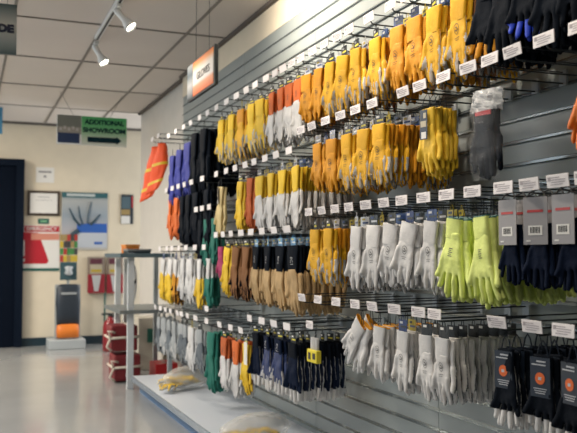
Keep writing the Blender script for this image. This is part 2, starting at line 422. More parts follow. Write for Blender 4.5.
# header cards (hung on the peg through a plastic loop)
def card_mesh(kind):
    b = MB(); w_, h_ = .036, .055
    cols = {'dark': [black_m, mat('card_yellow', (.70,.60,.05), .5), white_paper], 'mix': [mat('card_blue', (.02,.04,.12), .4), white_paper, mat('card_yellow', (.70,.60,.05), .5)],
            'blue': [mat('card_skyblue', (.10,.28,.50), .4), white_paper, mat('card_yellow', (.7,.6,.05), .5)], 'black': [black_m, black_m, white_paper],
            'grey': [mat('card_grey', (.30,.29,.30), .5), mat('card_red', (.45,.03,.03), .5), white_paper, ink],
            'orange': [mat('card_navyblack', (.012,.022,.04), .4), mat('card_orange', (.75,.14,.02), .4), mat('card_pale', (.5,.52,.55), .5)],
            'none': [black_m, black_m, black_m], 'long': [mat('card_navyblack', (.012,.022,.04), .4), mat('card_picture', (.45,.40,.28), .4), white_paper]}[kind]
    if kind == 'grey':
        b.box((0, -.018, -.066), (.076, .0014, .128)); b.mi = 1; b.box((.0, -.0192, -.040), (.050, .0008, .007))
        b.mi = 2; b.box((.0, -.0192, -.092), (.044, .0008, .026)); b.mi = 3
        for i in range(7): b.box((-.014+i*.0045, -.0198, -.091), (.0018 if i % 2 else .0030, .0006, .016))
        b.mi = 2; b.box((-.022, -.0192, -.120), (.014, .0008, .004))
        b.mi = 3; b.tube([(-.03, -.016, -.004), (-.02, -.010, .012), (0, 0, .020), (.02, -.010, .012), (.03, -.016, -.004)], .0022, 6)
    elif kind == 'long':
        b.box((-.002, -.020, -.100), (.034, .0014, .100)); b.mi = 1; b.box((-.002, -.0212, -.098), (.026, .0008, .020)); b.box((.004, -.0212, -.070), (.012, .0008, .018)); b.mi = 2; b.box((-.001, -.0212, -.136), (.022, .0008, .022))
        b.mi = 0; b.tube([(-.014, -.018, -.052), (-.008, -.010, -.010), (0, 0, .010), (.008, 0, -.010), (.014, 0, -.050)], .0014, 6)
    elif kind == 'orange':
        b.box((0, -.012, -.085), (.066, .0014, .105))
        b.mi = 1; b.rings([[(.016*math.cos(2*math.pi*i/16), y, -.088+.016*math.sin(2*math.pi*i/16)) for i in range(16)] for y in (-.0128, -.0138)])
        b.mi = 2; b.box((0, -.0142, -.088), (.010, .0006, .008)); b.box((-.004, -.0132, -.052), (.046, .0008, .003)); b.box((.004, -.0132, -.043), (.030, .0008, .004))
        for i in range(3): b.box((0, -.0132, -.115-i*.006), (.044-.006*i, .0008, .002))
        b.mi = 0; b.tube([(-.02, 0, -.036), (-.01, 0, .0), (0, 0, .012), (.01, 0, .0), (.02, 0, -.036)], .0022, 6)
    else:
        if kind != 'none':
            b.box((0, 0, -.026), (w_*1.5, .0014, h_*.72)); b.mi = 1; b.box((.004, -.0012, -.030), (w_, .0008, .007)); b.mi = 2; b.box((-.008, -.0012, -.016), (w_*.5, .0008, .008)); b.mi = 0
        b.tube([(-.014, 0, -.050), (-.008, 0, -.010), (-.006, 0, .004), (0, 0, .010), (.006, 0, .004), (.008, 0, -.010), (.014, 0, -.050)], .0014, 6)
    return b.mesh('header_card', cols)
CM = {}
ALT = [('card_silver', (.50,.52,.55)), ('card_deepblue', (.02,.05,.16)), ('card_dark', (.02,.03,.035)), ('card_ochre', (.40,.32,.03))]
def card(kind):
    if kind == 'mix':
        q = random.randrange(4)
        if ('mix', q) not in CM:
            me = card_mesh('mix'); ms = [mat(*ALT[q], .3), mat(*ALT[(q+1) % 3], .3), mat(*ALT[(q+3) % 4], .3)]
            for i_ in range(3): me.materials[i_] = ms[i_]
            CM[('mix', q)] = me
        return CM[('mix', q)]
    if kind not in CM: CM[kind] = card_mesh(kind)
    return CM[kind]

# ------------------------------------------------------------------ peg hooks
TIP = 1.40; BACKX = WX-.032
HL = BACKX-TIP
def hook_parts():
    b = MB(); b.box((HL-.006, 0, -.002), (.008, .034, .05), bev=.001); plate = b.mesh('back_plate', grey_steel)
    b = MB(); b.tube([(HL-.01, 0, -.02), (.03, 0, -.024), (.014, 0, -.022), (.004, 0, -.008)], .0028, 8); peg = b.mesh('peg', wire_m, True)
    b = MB(); b.tube([(HL-.01, 0, .016), (.02, 0, .014), (.006, 0, .012), (.002, 0, 0)], .0022, 8); arm = b.mesh('label_arm', wire_d, True)
    b = MB(); b.box((-.001, 0, 0), (.003, .082, .034), bev=.001); lab = b.mesh('price_label', label_m)
    b = MB()
    for i, (y, wd) in enumerate([(-.012, .042), (0, .06), (.003, .05), (-.004, .045)]): b.box((-.003, y*-1, .009-.006*i), (.0006, wd, .0022))
    b.box((-.003, .03, .006), (.0006, .010, .010)); inkp = b.mesh('printed_lines', label_ink)
    return plate, peg, arm, lab, inkp
HP = hook_parts()
ORD = ['first','second','third','fourth','fifth','sixth','seventh','eighth','ninth','tenth','eleventh','twelfth','thirteenth','fourteenth','fifteenth','sixteenth','seventeenth','eighteenth','nineteenth','twentieth','twenty-first','twenty-second','twenty-third','twenty-fourth','twenty-fifth','twenty-sixth']
def hook(y, z, label, group, near=True):
    t = thing('peg_hook', label, 'display hook', (TIP, y, z), group=group)
    link('back_plate', HP[0], t); link('peg', HP[1], t); link('label_arm', HP[2], t)
    l = link('price_label', HP[3], t); l.rotation_euler = (0, R(random.uniform(-10, 4)), R(random.uniform(-2.5, 2.5)))
    if near: link('printed_lines', HP[4], l)
    return t
def pair(st, v, x, y, z, yaw, roll, sc, label, group, logo=True, full=True, pitch=0):
    d = ST[st]; t = thing('glove_pair', label, 'gloves', (x, y, z-.022-.010), (0, 0, R(-90+yaw)), group)
    c = link('header_card', card(d['card']), t, (0, .002, -.018 if d['card'] == 'orange' else 0), (0, 0, R(random.uniform(-12, 12))))
    drop = .045 if d['card'] not in ('none',) else .040
    if st == 'navycard': drop = .066
    for k in range(2 if full else 1):
        me, cm, lm = style_mesh(st, (v+k) % 3)
        g = link('glove', me, t, (random.uniform(-.004, .004)+(.006 if k else 0), .0+.0165*k*sc, -drop-.006*k), (R(pitch), R(roll*(1-.5*k)+random.uniform(-2, 2)), 0))
        s = sc*random.uniform(.97, 1.03); g.scale = (s if k == 0 else -s, s, s)
        link('cuff', cm, g)
        if logo and k == 0 and lm: link('logo_print', lm, g)
    return t

# rows: name, z of label relative to eye (measured on the tip plane), hooks: (u, style, count[, yaw, roll, scale])
SL = .927/TIP   # slope -> height conversions were done for this tip plane
rows = [
 ('top row', .90, [
   (207,None,0),(216,'whiteyel',2,0,0,1.15),(226,'whiteyel',3,0,4,1.2),(236,'rigger',4,0,4,1.2),(246,'whiteyel',3,0,4,1.15),(255,'whiteyel',3,0,0,1.15),
   (266,'orwhite',3,0,0,.93),(275,'orwhite',3,0,0,.93),(283,'orwhite',3,0,0,.93),(292,'orwhite',6,0,0,.93),
   (301,'amber',3,4,4),(313,'amber',3,0,5),(325,'yellow',3,0,6),(338,'yellow',3,6,8),(350,'yellow',4,0,6),(370,'yellow',4,0,2),(392,'amber',3,0,2),
   (409,'amber',4,6,2,1.05),(428,'yellow',5,0,0,1.1),(452,'yellow',5,0,-2,1.1),(478,'blackwt2',5),(497,'blackk',4,0,0,1.12),(520,'blueblack',4,0,0,.92),(545,'blackk',4,0,4,1.12),(572,'blackk',4,0,0,1.12)]),
 ('second row, right-hand racks', .568, [
   (301,None,0),(312,'amber',2,0,0,.9),(326,'amber',4,0,2),(341,'yellow',4,0,3),(356,'yellow',3,0,4),(373,'yellow',8,0,2),(404,None,0),(421,'pale',3,4,-3,.98),
   (445,None,0),(470,None,0),(492,None,0),(515,None,0),(547,None,0),(584,'orangeR',1,0,10,.85)]),
 ('second row, far racks', .492, [
   (166,'rust2',2),(172,'rust2',2),(178,'blackg',3,0,0,1.15),(184,'blackg',3,0,0,1.2),(191,'blackg',3,0,0,1.25),(202,'blackg',3,0,0,1.2),(216,'paleL',1),(226,None,0),(235,'yelgaunt',3,0,3,.95),
   (245,'rust',3,0,3,.95),(254,'yelwhite',3,0,0,.98),(265,'yelwhite',4,0,1,.98),(276,'yelwhite',5,0,1,.98),(289,'yelwhite',8,0,1,.98)]),
 ('third row, right-hand racks', .190, [
   (309,'yellow',2,0,0,1.02),(322,'yellow',6,0,0,1.04),(335,None,0),(349,'white',5,0,3,1.1),(366,'white',2,0,0,1.08),(384,'white',6,4,9,1.0),(402,'white',5,6,12,1.0),(424,'white',3,0,6,1.05),
   (447,'hivis',5,10,12,1.02),(473,'hivis',7,-6,-2,1.02),(504,'navycard',4,0,2,.74),(530,'navycard',4,0,1,.76),(559,'navycard',4,4,-5,.78),(588,'navycard',3,0,0,.78)]),
 ('third row, far racks', .122, [
   (216,'magenta',2,0,2,.9),(223,'yelgaunt',3,0,12,.98),(231,'brown',4,0,8),(241,'brown',4,0,4),(251,'tanblack',2,0,2,1.02),(262,'tanblack',4,0,0,1.04),(274,'tanblack',4,0,0,1.06),(287,'tanblack',7,0,0,1.1)]),
 ('third row, leftmost rack', .30, [(196,'blackg',2),(202,'green',1),(209,'green',2)]),
 ('fourth row, leftmost rack', .05, [(160,'wy',2,0,10,1.15),(167,'wy',3,0,12,1.15),(172,'wy2',2,0,10,1.15),(179,'white',2,0,2,1.35),(186,'white',2,0,2,1.35),(195,'wy',2,0,0,1.1),(204,'greenw',2,0,0,1.05)]),
 ('bottom row, right-hand racks', -.190, [
   (302,None,0),(318,None,0),(336,None,0),(355,'whiterim',2,6,42,.95),(372,'whiterim',6,6,2,.9),(394,'white',2,0,0,.95),(418,'grey1',2,0,0,.95),(434,'grey1',8,0,0,.92),
   (496,'blackwt',6,0,0,.95),(531,'blackwt',2,10,0,.9),(562,'blackwt',4,0,0,1.0)]),
 ('bottom row, middle racks', -.335, [(207,None,0),(250,'navywt',3,0,0,1.15),(262,'bluewt',3,0,0,1.15),(274,'bluewt',4,0,5,1.15),(287,'navywt',7,0,0,1.15)]),
 ('bottom row, leftmost rack', -.412, [(156,'dgrey',2,0,0,1.25),(161,'grey',1,0,0,1.25),(166,'dgrey',2,0,0,1.3),(171,'grey',1,0,0,1.25),(178,'dgrey',2,0,0,1.2),(182,'dgrey',1,0,0,1.2),(188,'white',1,0,6,1.3),(196,'dgrey',1,0,0,1.25),(207,'green',3,0,0,1.28),(220,'rustwhite',2,0,0,1.05),(231,'orwhite',3,0,0,1.1),(241,'yelgaunt',1,0,0,.9)]),
]
ST['edge'] = dict(ST['rigger'], front=brn, side=whi, back=dgr, cuff=brn, desc='brown and white leather')
ST['bagblack'] = dict(ST['blackg'], kind='std')
ST['blackk'] = dict(ST['blueblack'], tips=blk, desc='all black knit')
ST['blackwt2'] = dict(ST['blackwt'], card='none', tips=yel2, desc='black with amber fingertips')
ST['paleL'] = dict(ST['pale'], kind='gaunt', front=tanL, side=tanL, back=tanL, cuff=tanL, desc='long pale hide')
ST['rust2'] = dict(ST['rust'], front=orn, side=orn, cuff=orn, desc='orange suede gauntlet')
ST['wy'] = dict(ST['yelwhite'], kind='gaunt', front=yelB, side=yelB, cuff=whi, desc='yellow with white cuffs')
ST['wy2'] = dict(ST['wy'], front=yel2, side=blk, back=brn, desc='amber with white cuffs')
ST['rustwhite'] = dict(ST['orwhite'], cuff=rust, desc='white with rust cuffs')
ST['greenw'] = dict(ST['green'], cuff=whi, desc='green with white cuffs')
ST['dgrey'] = dict(ST['grey'], front=dgr, side=gry, back=dgr, cuff=gry, desc='dark and light grey')
ST['grey1'] = dict(ST['white'], card='black')
total = 0
for rn, z, hs in rows:
    n = len(hs)
    for i, h in enumerate(hs):
        u, st, cnt = h[:3]; yaw = h[3] if len(h) > 3 else 0; roll = h[4] if len(h) > 4 else 2; sc = h[5] if len(h) > 5 else 1
        y = yOf(u, TIP); place = f'{ORD[i]} from left'
        kind = 'empty ' if not cnt else ''
        hook(y, EYE+z, f'{kind}wire peg with white price label, {place}, {rn}', 'wire pegs of the '+rn, near=u > 290)
        if not cnt: continue
        far = u < 300
        if not far and cnt >= 3 and z > -.5: cnt = min(8, cnt+1)
        X0 = TIP+.030; step = .021 if st == 'pale' else min(.038, .31/max(1, cnt))
        for k in range(cnt):
            fst = st
            if k and fst in ('yellow', 'amber'): st = random.choice(['rigger', 'rigger', 'edge', 'amber'])
            d = ST[st]; desc = d['desc']
            back = ['front', 'second', 'third', 'fourth', 'fifth', 'sixth', 'seventh', 'eighth'][k]
            lab = f'{desc} gloves, {back} on peg {place}, {rn}'.replace('gauntlet gloves', 'gauntlets')
            pair(st, random.randrange(3), X0+k*step, y+random.uniform(-.004, .004), EYE+z, yaw*(1 if k == 0 else .4)+random.uniform(-5, 5), (roll if k < 2 else roll*.6)+random.uniform(-2, 2), sc, lab, 'glove pairs of the '+rn, logo=k < 2, full=True)
            total += 1; st = fst
print('PAIRS', total)

# ------------------------------------------------------------------ clear bag of black gloves on the second row
clear = mat('clear_film', (.85,.88,.90), .12, trans=.0, alpha=.07, bump=.9, bscale=45, spec=.9)
def crumple(b_, amp, sc, seed):
    for v in b_.bm.verts:
        p = v.co; v.co += Vector((noise.noise(p*sc+Vector((seed,0,0))), noise.noise(p*sc+Vector((0,seed,9))), .5*noise.noise(p*sc+Vector((3,1,seed)))))*amp
y = yOf(489, TIP+.03)
t = thing('bagged_gloves', 'black gloves sealed in a clear plastic bag hanging on the second row', 'bagged gloves', (TIP+.03, y, EYE+.525), (0, R(2), R(-84))); t.scale = (1.08, 1.1, 1.06)
b = MB(); b.rings([ell(.004*math.sin(i), 0, -.035-i*.0125, (.056+.006*math.sin(i*.6))*min(1, .55+max(0,i)*.3 if i < 2 else 1), .022*min(1, (21-i)*.25+.1)*min(1,i*.15+.08), 28) for i in range(21)])
crumple(b, .006, 55, 2); b.build('plastic_bag', clear, t, smooth=True)
b = MB(); b.rings([ell(0, 0, -.030-i*.007, .058, .006+.0015*i, 28) for i in range(10)]); crumple(b, .010, 70, 6); b.build('crumpled_top', mat('crumpled_film', (.80,.82,.84), .15, alpha=.38, bump=1, bscale=70, spec=.9), t, smooth=False)
b = MB(); b.tube([(0,0,-.045),(0,0,0),(.004,0,.008)], .0016, 6); b.build('hanger_loop', black_m, t)
for k in range(2):
    me, cm, lm = style_mesh('bagblack', k)
    g = link('glove', me, t, (0, -.004+.012*k, -.085), (0, R(3-6*k), 0)); g.scale = ((1,-1)[k]*.95, .7, .86); link('cuff', cm, g)
b = MB(); b.box((0,-.013,-.097), (.062,.004,.014), bev=.001); b.build('red_band', mat('red_fabric', (.55,.02,.03), .6), t)

# ------------------------------------------------------------------ track lights
TX = .862; TZ = CEIL-.012
t = thing('lighting_track', 'white ceiling track carrying the spotlights', 'lighting track', (TX, 3.4, CEIL))
b = MB(); b.box((0, 0, -.018), (.036, 5.0, .030), bev=.003); b.build('rail', white_p, t)
b = MB(); b.box((0, 0, -.034), (.014, 4.98, .003)); b.build('conductor_slot', black_m, t)
lamp_m = mat('lamp_face', (1, .90, .74), .4, emit=14)
def spot(y, target, label, power=55, cone=95):
    p = Vector((TX, y, CEIL-.036))
    t = thing('track_spotlight', label, 'spotlight', p)
    pv = Vector((0, 0, -.050)); d = (Vector(target)-(p+pv)).normalized()
    q = d.to_track_quat('-Z', 'Y')
    b = MB(); b.box((0, 0, -.012), (.030, .075, .024), bev=.003); b.tube([(0,0,-.02), (0,0,-.05)], .007, 8); b.build('adapter', white_p, t)
    b = MB(); b.lathe([(.008,.04),(.022,.035),(.025,.02),(.025,-.075),(.034,-.10),(.046,-.135),(.0475,-.165),(.044,-.165),(.040,-.150)], n=24)
    h = b.build('lamp_head', white_p, t, pv, q.to_euler(), smooth=True); h.scale = (.85, .85, .82)
    b = MB(); b.rings([[(.040*math.cos(2*math.pi*k/24), .040*math.sin(2*math.pi*k/24), z) for k in range(24)] for z in (-.148,-.152)]); b.build('lens', lamp_m, h)
    l = bpy.data.lights.new('spotlight', 'SPOT'); l.energy = power; l.color = (1, .88, .73); l.spot_size = R(cone); l.spot_blend = .8; l.shadow_soft_size = .05
    lo = bpy.data.objects.new('spotlight', l); C.objects.link(lo); lo.parent = h; lo.location = (0, 0, -.175)
spot(5.0, (1.9, 4.3, 1.2), 'brighter white track spotlight, nearer of the two in view', 14, 70)
spot(5.95, (1.7, 5.3, 1.0), 'white track spotlight at the far end of the rail', 45, 80)
spot(3.9, (1.85, 3.9, 2.5), 'added unseen track spotlight above the orange cuffed gloves, beyond the top of the picture', 105, 120)  # this and the following heads: unseen, added to light the glove wall
spot(3.2, (1.7, 2.9, 1.4), 'added unseen track spotlight above the yellow gloves, beyond the top of the picture', 45)
spot(2.5, (1.8, 2.2, 1.9), 'added unseen track spotlight above the lime gloves, beyond the top of the picture', 50, 110)
spot(1.4, (1.75, 1.8, 1.3), 'added unseen track spotlight nearest the camera, beyond the top of the picture', 24)

# ------------------------------------------------------------------ hanging signs
def grad(name, cols, axis='Z', rough=.5):
    m = bpy.data.materials.new(name); m.use_nodes = True; nt = m.node_tree; bs = nt.nodes['Principled BSDF']; bs.inputs['Roughness'].default_value = rough
    tc = nt.nodes.new('ShaderNodeTexCoord'); sp = nt.nodes.new('ShaderNodeSeparateXYZ'); cr = nt.nodes.new('ShaderNodeValToRGB')
    nt.links.new(tc.outputs['Generated'], sp.inputs[0]); nt.links.new(sp.outputs[axis], cr.inputs[0]); nt.links.new(cr.outputs[0], bs.inputs['Base Color'])
    e = cr.color_ramp.elements; e[0].position = cols[0][0]; e[0].color = cols[0][1]+(1,); e[1].position = cols[-1][0]; e[1].color = cols[-1][1]+(1,)
    for p, c in cols[1:-1]: n = e.new(p); n.color = c+(1,)
    return m
SX = 1.30
pa = atX(217.5, 43, SX); pb = atX(216.5, 84, SX); pc = atX(189, 105, SX); pm = atX(195, 100, SX)
y0, y1 = pb.y, pc.y; zt = pa.z-.0; zb = pb.z
ym = pm.y
t = thing('hanging_sign', 'orange and white hanging sign reading GLOVES above the rack', 'sign', (SX, y0, zb))
H = zt-zb
b = MB(); b.box((0, (y1-y0)/2, H/2), (.022, y1-y0, H), bev=.002); b.build('frame', black_m, t)
b = MB(); b.box((-.0125, (ym-y0)/2+.012, H/2), (.003, (ym-y0)-.02, H-.024)); b.build('printed_face', grad('glove_sign_print', [(0,(.75,.13,.02)),(.25,(.80,.36,.20)),(.34,(.85,.80,.76)),(.70,(.85,.78,.70)),(.88,(.85,.34,.10)),(1,(.80,.16,.01))]), t)
b = MB(); b.box((-.0125, (ym+y1)/2-y0, H/2), (.003, (y1-ym)-.014, H-.02)); b.build('side_print', grad('sign_grey_print', [(0,(.06,.08,.10)),(.4,(.5,.5,.5)),(.7,(.10,.14,.17)),(1,(.35,.37,.38))]), t)
text_mesh('GLOVES', .062, ink, 'sign_lettering', t, (-.0155, (ym-y0)/2, H*.50), (R(90), 0, R(-90)), sx=1.25)
for yy in (.15, ym-y0-.02): 
    b = MB(); b.tube([(0, yy, H), (0, yy, CEIL-zb)], .0016, 6); b.build('suspension_wire', wire_m, t)

SY = 8.1
q0 = atY(57, 114.5, SY); q1 = atY(81, 145, SY); q2 = atY(126.5, 145, SY)
W = q2.x-q0.x; H = q0.z-q1.z; wl = q1.x-q0.x
t = thing('hanging_sign', 'green hanging sign reading ADDITIONAL SHOWROOM with a right arrow', 'sign', (q0.x, SY, q1.z))
b = MB(); b.box((W/2, 0, H/2), (W, .02, H)); b.build('board', white_p, t)
b = MB(); b.box(((wl+W)/2, -.0115, H/2), (W-wl-.004, .003, H-.004)); b.build('green_print', grad('green_print', [(0,(.62,.64,.58)),(.30,(.40,.52,.38)),(.55,(.14,.42,.18)),(1,(.05,.36,.11))]), t)
b = MB(); b.box((wl/2, -.0115, H*.80), (wl-.004, .003, H*.40)); b.mi = 1; b.box((wl/2, -.0115, H*.48), (wl-.004, .003, H*.24)); b.mi = 2; b.box((wl*.48, -.0115, H*.22), (wl*.9, .0032, H*.34)); b.mi = 3
for k in range(5): b.box((wl*(.15+.17*k), -.0135, H*(.52+.05*(k%2))), (wl*.10, .002, H*.10))
b.build('photo_print', [mat('print_greyblue', (.16,.17,.15), .5), mat('print_grey', (.28,.26,.23), .5), mat('print_deepblue', (.012,.03,.09), .5), mat('print_pale', (.42,.40,.38), .5)], t)
navt = mat('lettering_dark', (.003,.02,.03), .7, spec=.1)
text_mesh('ADDITIONAL', .064, navt, 'sign_lettering', t, ((wl+W)/2, -.014, H*.80), (R(90), 0, 0), bold=.003, sx=1.0)
text_mesh('SHOWROOM', .066, navt, 'sign_lettering', t, ((wl+W)/2, -.014, H*.52), (R(90), 0, 0), bold=.003, sx=1.05)
b = MB(); z = H*.20; x0 = wl+.06; x1 = W-.055; b.poly([(x0,-.014,z-.027),(x1-.05,-.014,z-.027),(x1-.05,-.014,z-.042),(x1,-.014,z),(x1-.05,-.014,z+.042),(x1-.05,-.014,z+.027),(x0,-.014,z+.027)], (0,.001,0)); b.build('arrow', navt, t)
for xa, xb in ((.16, .03), (W-.17, W-.05)):
    b = MB(); b.tube([(xa, 0, H), (xb, 0, CEIL-q1.z)], .002, 6); b.build('suspension_wire', wire_d, t)

SY = 4.6
q0 = atY(-40, 5, SY); q1 = atY(17, 5.5, SY); q2 = atY(15.5, 55, SY)
t = thing('hanging_sign', 'grey hanging sign ending in the letters DE at top left', 'sign', (q1.x, SY, q2.z)); H = q1.z-q2.z; W = q1.x-q0.x
b = MB(); b.box((-W/2, 0, H/2), (W, .018, H)); b.build('board', grad('grey_sign_print', [(0,(.05,.08,.09)),(.25,(.20,.23,.23)),(.6,(.36,.37,.35)),(.85,(.17,.20,.20)),(1,(.04,.075,.08))]), t)
text_mesh('DE', .058, mat('lettering_navy', (.006,.01,.03), .5), 'sign_lettering', t, (-.058, -.0105, H*.5), (R(90), 0, 0), bold=.004, sx=1.15)
for xx in (-.05, -W+.05):
    b = MB(); b.tube([(xx, 0, H), (xx, 0, CEIL-q2.z)], .0015, 6); b.build('suspension_wire', wire_m, t)
q = atY(2.5, 119, 9.2)
t = thing('hanging_sign', 'blue hanging sign just entering the left edge', 'sign', q)
b = MB(); b.box((-.22, 0, 0), (.44, .02, .33)); b.build('board', mat('sign_blue', (.05,.22,.38), .5), t)
b = MB(); b.tube([(-.1, 0, .16), (-.1, 0, CEIL-q.z)], .002, 6); b.build('suspension_wire', wire_d, t)

# ------------------------------------------------------------------ back wall items
BY = BACK-.002
def rect(u0, v0, u1, v1, Y=BY):
    a = atY(u0, v0, Y); c = atY(u1, v1, Y); return a.x, c.x, c.z, a.z
def panel(name, label, cat, u0, v0, u1, v1, m, th=.012, Y=None):
    x0, x1, z0, z1 = rect(u0, v0, u1, v1)
    t = thing(name, label, cat, ((x0+x1)/2, BY, (z0+z1)/2))
    b = MB(); b.box((0, -th/2, 0), (x1-x0, th, z1-z0), bev=.001); b.build('backing_board', m, t)
    return t, x1-x0, z1-z0, th
t, W, H, th = panel('wall_notice', 'small white notice above the framed certificate', 'notice', 36, 167, 54, 183, white_paper, .004)
b = MB(); b.box((0, -.006, H*.20), (W*.70, .001, .022)); b.box((0, -.006, -H*.10), (.03, .001, .03)); b.build('printed_text', mat('print_midgrey', (.25,.25,.26), .6), t)
t, W, H, th = panel('framed_certificate', 'white certificate in a dark frame beside the dark door', 'picture', 27.5, 190.5, 59.5, 216, mat('frame_wood', (.05,.035,.025), .4), .02)
b = MB(); b.box((0, -.021, 0), (W-.06, .003, H-.06)); b.build('certificate', white_paper, t)
b = MB(); b.box((0, -.0235, H*.25), (W*.35, .001, .012)); b.box((0, -.0235, H*.12), (W*.5, .001, .006)); b.build('printed_text', mat('print_lightgrey', (.45,.45,.45), .6), t)
t, W, H, th = panel('small_sticker', 'small green sticker under the framed certificate', 'sticker', 38, 218.5, 49, 224, green_d, .003)
b = MB(); b.box((0, -.004, 0), (W*.6, .001, H*.35)); b.build('printed_text', mat('print_lightgreen', (.2,.45,.25), .6), t)
t, W, H, th = panel('emergency_poster', 'red and white EMERGENCY poster with exclamation triangle beside door', 'poster', 21.5, 225, 59, 271, white_paper, .006)
pr = mat('print_red', (.45,.01,.025), .5)
b = MB(); b.box((.015, -.0075, H*.42), (W-.04, .001, H*.13)); b.poly([(-W/2+.01,-.0075,H*.35),(-W*.05,-.0075,H*.33),(W*.22,-.0075,-H*.28),(W*.16,-.0075,-H*.34),(-W/2+.01,-.0075,-H*.34)], (0,.001,0)); b.build('red_triangle', pr, t)
b = MB(); b.box((W*.12, -.0075, H*.25), (W*.74, .0009, H*.14)); b.build('pink_band', mat('print_salmon', (.62,.25,.18), .5), t)
text_mesh('EMERGENCY', .064, white_paper, 'poster_lettering', t, (W*.03, -.009, H*.42), (R(90),0,0), bold=.001, sx=.98)
b = MB(); b.box((-W*.44, -.009, .0), (.028, .001, H*.34)); b.box((-W*.44, -.009, -H*.26), (.034, .001, .034)); b.build('exclamation_mark', white_paper, t)
b = MB(); b.box((0, -.0075, -H*.465), (W, .001, H*.06)); b.build('green_band', green_d, t)
t, W, H, th = panel('glove_poster', 'large poster of gloved hands with a blue band on back wall', 'poster', 62, 192, 107, 250, grad('poster_print', [(0,(.50,.48,.44)),(.35,(.42,.42,.46)),(.6,(.30,.36,.42)),(.85,(.40,.42,.42)),(1,(.10,.18,.20))]), .012)
b = MB(); b.box((0,-.014,H*.455),(W,.002,H*.09)); b.build('header_band', mat('print_teal', (.03,.12,.14), .5), t)
b = MB(); b.box((-.05,-.0155,H*.455),(W*.62,.002,H*.045)); b.build('header_lettering', mat('print_offwhite', (.5,.55,.55), .5), t)
b = MB(); b.box((W*.16,-.0145,-H*.12),(W*.66,.002,H*.16)); b.build('blue_band', blue_p, t)
b = MB(); b.box((W*.14,-.0145,-H*.33),(W*.70,.002,H*.26)); b.build('white_box', mat('print_whiteblue', (.50,.54,.60), .5), t)
b = MB(); b.box((W*.30,-.0165,-H*.38),(W*.18,.002,H*.045)); b.build('blue_caption', blue_p, t)
b = MB()
for (xa,za,xb,zb_,r) in [(-.34,.22,-.10,-.08,.016),(-.14,.26,-.04,-.06,.014),(.14,.34,.06,-.04,.016),(.34,.12,.12,-.06,.020),(-.42,-.30,-.14,-.16,.035)]:
    b.tube([(W*xa,-.014,H*za),(W*(xa+xb)/2-.01,-.014,H*(za+zb_)/2-.02),(W*xb,-.014,H*zb_)],[r*.5,r,r*.9],6)
b.build('hand_tools_print', mat('print_darkteal', (.015,.05,.08), .5), t)
b = MB()
for i in range(12): b.box((-W*.40+.035*(i%4), -.0145, -H*.34-.03*(i//4)), (.025,.002,.022)); b.mi=(b.mi+1)%4
b.build('colour_swatches', [mat('swatch_red', (.4,.04,.03)), mat('swatch_yellow', (.55,.40,.04)), mat('swatch_green', (.05,.22,.06)), mat('swatch_dark', (.05,.05,.05))], t)
t, W, H, th = panel('small_poster', 'narrow dark poster right of the glove poster', 'poster', 121, 194.5, 133, 224, mat('print_dark', (.03,.04,.05), .5), .008)
b = MB(); b.box((-W*.1,-.0095,H*.22),(W*.7,.001,H*.4)); b.build('picture_print', mat('print_slate', (.08,.13,.16)), t)
b = MB(); b.box((-W*.12,-.0095,-H*.10),(W*.7,.001,H*.18)); b.mi=1; b.box((W*.42,-.0095,H*.25),(W*.12,.001,H*.4)); b.mi=2; b.box((-W*.12,-.0095,-H*.36),(W*.72,.001,H*.26)); b.build('colour_print', [mat('swatch_tan', (.35,.25,.10)), pr, white_paper], t)

# floor-standing product display against the back wall
dx0, dx1, dz0, dz1 = rect(56, 233, 80, 344, BACK-.35)
cx = (dx0+dx1)/2; DW = dx1-dx0
t = thing('product_display', 'tall floor display with dark pack and orange foot below posters', 'display stand', (cx, BACK-.35, 0))
bx0, bx1, _, _ = rect(48, 338, 84.5, 348, BACK-.42)
b = MB(); b.box(((bx0+bx1)/2-cx, 0, .055), (bx1-bx0, .34, .11), bev=.01); b.build('base', mat('base_lightgrey', (.42,.46,.48), .5), t)
def zz(v): return atY(68, v, BACK-.35).z
b = MB(); b.box((0, .03, (zz(285)+.12)/2), (DW, .04, zz(285)-.11), bev=.012); b.build('clear_panel', mat('acrylic_grey', (.34,.36,.37), .2), t)
b = MB(); b.rings([ell(.0, -.03, z, a, c, 18, .6) for z, a, c in [(zz(284), DW*.34, .03), (zz(288), DW*.46, .05), (zz(303), DW*.49, .07), (zz(313), DW*.46, .07), (zz(324), DW*.44, .05)]]); b.build('dark_pack', mat('pack_dark', (.02,.03,.045), .45), t, smooth=True)
b = MB(); b.rings([ell(.0, -.03, z, a, c, 18, .6) for z, a, c in [(zz(323), DW*.41, .05), (zz(330), DW*.45, .07), (zz(337), DW*.43, .07)]]); b.build('orange_foot', orange_pl, t, smooth=True)
b = MB(); b.box((0,-.103,zz(293)),(DW*.6,.002,.025)); b.build('pack_print', mat('print_palegrey', (.35,.38,.40)), t)
b = MB(); b.box((0, .0, (zz(233)+zz(285))/2), (.03, .03, zz(233)-zz(285)), bev=.004); b.build('post', grey_steel, t)
b = MB(); b.box((0,-.02,(zz(262)+zz(280))/2),(DW*.66,.02,zz(262)-zz(280)),bev=.004); b.build('dark_card', mat('card_slate', (.04,.09,.11), .4), t)
b = MB(); b.lathe([(.02,-.05),(.05,-.03),(.035,.01),(.05,.05),(.02,.06)], (0,-.05,(zz(262)+zz(280))/2), 14); b.build('white_figure_print', mat('print_silver', (.45,.48,.5)), t, smooth=True)
b = MB(); Hs = zz(233)-zz(262)
for i in range(20): b.box((-DW*.28+DW*.14*(i%5), -.02, zz(262)+Hs*(.12+.24*(i//5))), (DW*.13,.02,Hs*.22)); b.mi=(b.mi*2+1+i)%5
b.build('colourful_card', [MATS['swatch_red'], MATS['swatch_yellow'], MATS['swatch_green'], MATS['swatch_dark'], MATS['swatch_tan']], t)

